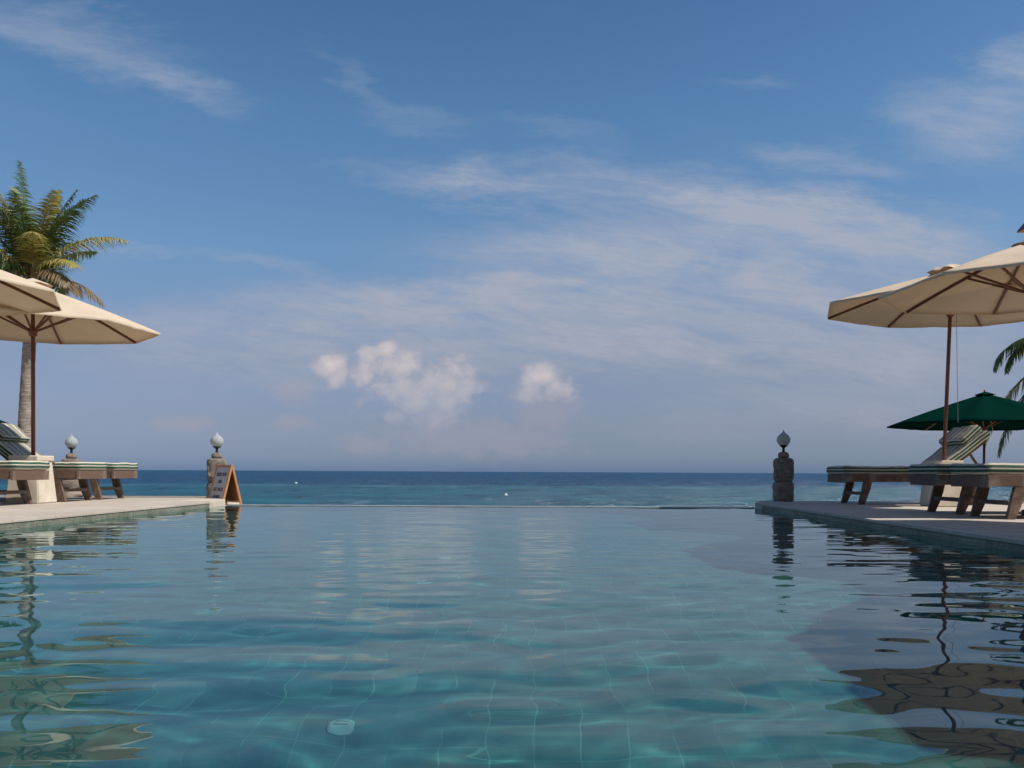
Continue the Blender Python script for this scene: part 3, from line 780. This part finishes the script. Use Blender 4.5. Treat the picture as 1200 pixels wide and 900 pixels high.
palm((at(19, 560, D)[0], D+.3, gz(25)), (x, y, z), .20, 'tall coconut palm with yellow and dry fronds beyond the left deck', [
    (178, 86, 4, 3.4, 'leaf'), (0, 80, 10, 2.7, 'leaf_yellow'), (150, 80, 20, 2.9, 'leaf_pale'), (8, 76, 46, 3.0, 'leaf'), (-18, 70, 46, 2.8, 'leaf'),
    (2, 52, 72, 3.0, 'leaf_pale'), (-25, 42, 85, 2.0, 'leaf_pale'), (4, 12, 75, 2.15, 'leaf_dry'), (-12, 14, 85, 1.7, 'leaf_dry'),
    (185, 72, 30, 2.9, 'leaf'), (172, 60, 50, 3.0, 'leaf'), (190, 46, 60, 3.0, 'leaf'), (170, 28, 60, 2.9, 'leaf_pale'), (195, 12, 60, 2.6, 'leaf'), (160, -5, 55, 2.2, 'leaf'),
    (-90, 62, 60, 2.8, 'leaf'), (-120, 45, 70, 2.8, 'leaf_pale'), (-60, 50, 70, 2.3, 'leaf_pale'), (90, 60, 60, 2.8, 'leaf'), (60, 55, 50, 2.3, 'leaf'), (120, 50, 60, 2.8, 'leaf'),
    (-140, 75, 30, 2.6, 'leaf_dry'), (-100, 20, 60, 2.2, 'leaf'), (100, 25, 60, 2.4, 'leaf'), (-150, 15, 70, 2.4, 'leaf'), (135, 15, 60, 2.4, 'leaf'),
    (30, 80, 25, 2.9, 'leaf'), (-40, 76, 40, 2.7, 'leaf_pale'), (165, 76, 30, 3.0, 'leaf'), (200, 80, 25, 3.1, 'leaf_pale'), (-75, 72, 55, 2.8, 'leaf'), (-30, 25, 90, 1.8, 'leaf_dry'), (-110, 5, 60, 1.9, 'leaf_dry')], 3)
D = 18.
x, y, z = at(1262, 405, D)
palm((x+.9, D+.6, gz(18)), (x, y, z), .15, 'coconut palm at the right edge with drooping fronds behind the green parasol', [
    (181, 34, 118, 2.1, 'leaf'), (184, 24, 112, 1.9, 'leaf'), (172, -30, 50, 2.9, 'leaf_pale'), (178, -42, 36, 2.9, 'leaf'),
    (105, 45, 80, 1.7, 'leaf'), (255, 40, 90, 1.7, 'leaf'), (90, 50, 80, 1.8, 'leaf'), (-90, 50, 80, 1.8, 'leaf'), (0, 45, 90, 1.8, 'leaf'),
    (45, 40, 90, 1.8, 'leaf'), (-45, 40, 90, 1.8, 'leaf'), (0, 80, 30, 1.7, 'leaf'), (250, -10, 80, 1.2, 'leaf_pale')], 5, hang=.6, ll=.62)

palm((11.4, 10.0, gz(10)), (10.95, 10.2, 8.4), .17, 'tall coconut palm added unseen outside the right edge to shade the lamp pedestal', [  # out-of-view palm, added so its crown shades the right lamp pedestal
    (a, e, dr, 2.2, 'leaf') for a, e, dr in [(i*47 % 360, 10+(i*29) % 65, 60) for i in range(24)]], 9)
def broad_tree(x, y, h, cr, label, seed):  # unseen trees, added to close off low sky light and deepen the shade
    rs = random.Random(seed); t = empty('added_tree', (x, y, -1.0)); tag(t, label, 'tree', 'unseen trees added around the pool terrace to block low sky')
    bm = bmesh.new(); bar(bm, (0,0,0), (0,0,h*.55), .4, n=10, r2=.6)
    for k in range(6):
        a = k*1.05; bar(bm, (0,0,h*(.35+.04*k)), (math.cos(a)*cr*.7, math.sin(a)*cr*.7, h*.75), .16, n=6, r2=.4)
    obj('trunk', bm, M['husk'], t, True)
    bm = bmesh.new()
    cl = [(rs.uniform(-1,1)*cr*.75, rs.uniform(-1,1)*cr*.75, h*rs.uniform(.35,.95), rs.uniform(.25,.45)*cr) for _ in range(26)]
    for cx, cy, cz, r_ in cl:
        for _ in range(150):
            v = Vector((rs.gauss(0,1), rs.gauss(0,1), rs.gauss(0,1))).normalized()*r_*rs.uniform(.6,1)
            p = Vector((cx, cy, cz))+v; u = Vector((rs.gauss(0,1), rs.gauss(0,1), rs.gauss(0,1))).normalized()*.16; w_ = u.orthogonal().normalized()*.09
            bm.faces.new([bm.verts.new(q) for q in (p-u, p+w_, p+u, p-w_)])
    obj('crown', bm, M['leaf_dark'], t)
M['leaf_dark'] = leaf_mat('added_tree_foliage', (.03,.06,.02), (.06,.10,.03))
for i, (x, y, h, c) in enumerate([(14,2,9,4),(15,9,8,3.6),(-15,2,8,4),(-6,-14,10,4.5),(1,-15,9,4.5),(8,-13,10,4.5),(13,-6,10,4.5),(-13,-7,9,4.5)]):
    broad_tree(x, y, h, c, 'leafy tree added outside the frame to block low sky, '+['right of the right deck','right of the right deck, farther on','left of the left deck','behind the camera, left','straight behind the camera','behind the camera, right','right and behind the camera','left and behind the camera'][i], 50+i)
# ------------------------------------------------------------------ buoys on the sea
for px, py, r, lab in ((593, 580.6, .19, 'white float buoy on the turquoise water, the nearer one, beyond pool edge centre'),
                       (347, 566.6, .24, 'tiny white float buoy far out, left of centre near the dark water')):
    dd = (CAMZ-SEA)/((py-553-.005*(px-626))/1000)
    t = empty('buoy', ((px-626)/1000*dd, dd, SEA)); tag(t, lab, 'buoy', 'float buoys on the sea')
    bm = bmesh.new(); lathe(bm, [(r*.3,-r*.4),(r*.9,-r*.1),(r,r*.3),(r*.85,r*.8),(r*.4,r*1.15),(r*.15,r*1.2)], 18); obj('float', bm, M['buoy'], t, True)
    bm = bmesh.new(); lathe(bm, [(r*.12,r*1.2),(r*.12,r*1.5)], 8); obj('eyelet', bm, M['blackmetal'], t)

# ------------------------------------------------------------------ render settings
S.render.engine = 'CYCLES'
S.cycles.use_denoising = True
try: S.cycles.denoiser = 'OPENIMAGEDENOISE'
except Exception: pass
S.cycles.max_bounces = 8; S.cycles.transmission_bounces = 6; S.cycles.transparent_max_bounces = 8
S.cycles.caustics_reflective = False; S.cycles.caustics_refractive = True
S.cycles.sample_clamp_indirect = 4
S.view_settings.view_transform = 'Standard'; S.view_settings.look = 'None'
S.view_settings.exposure = 0; S.view_settings.gamma = 1; S.view_settings.use_curve_mapping = False
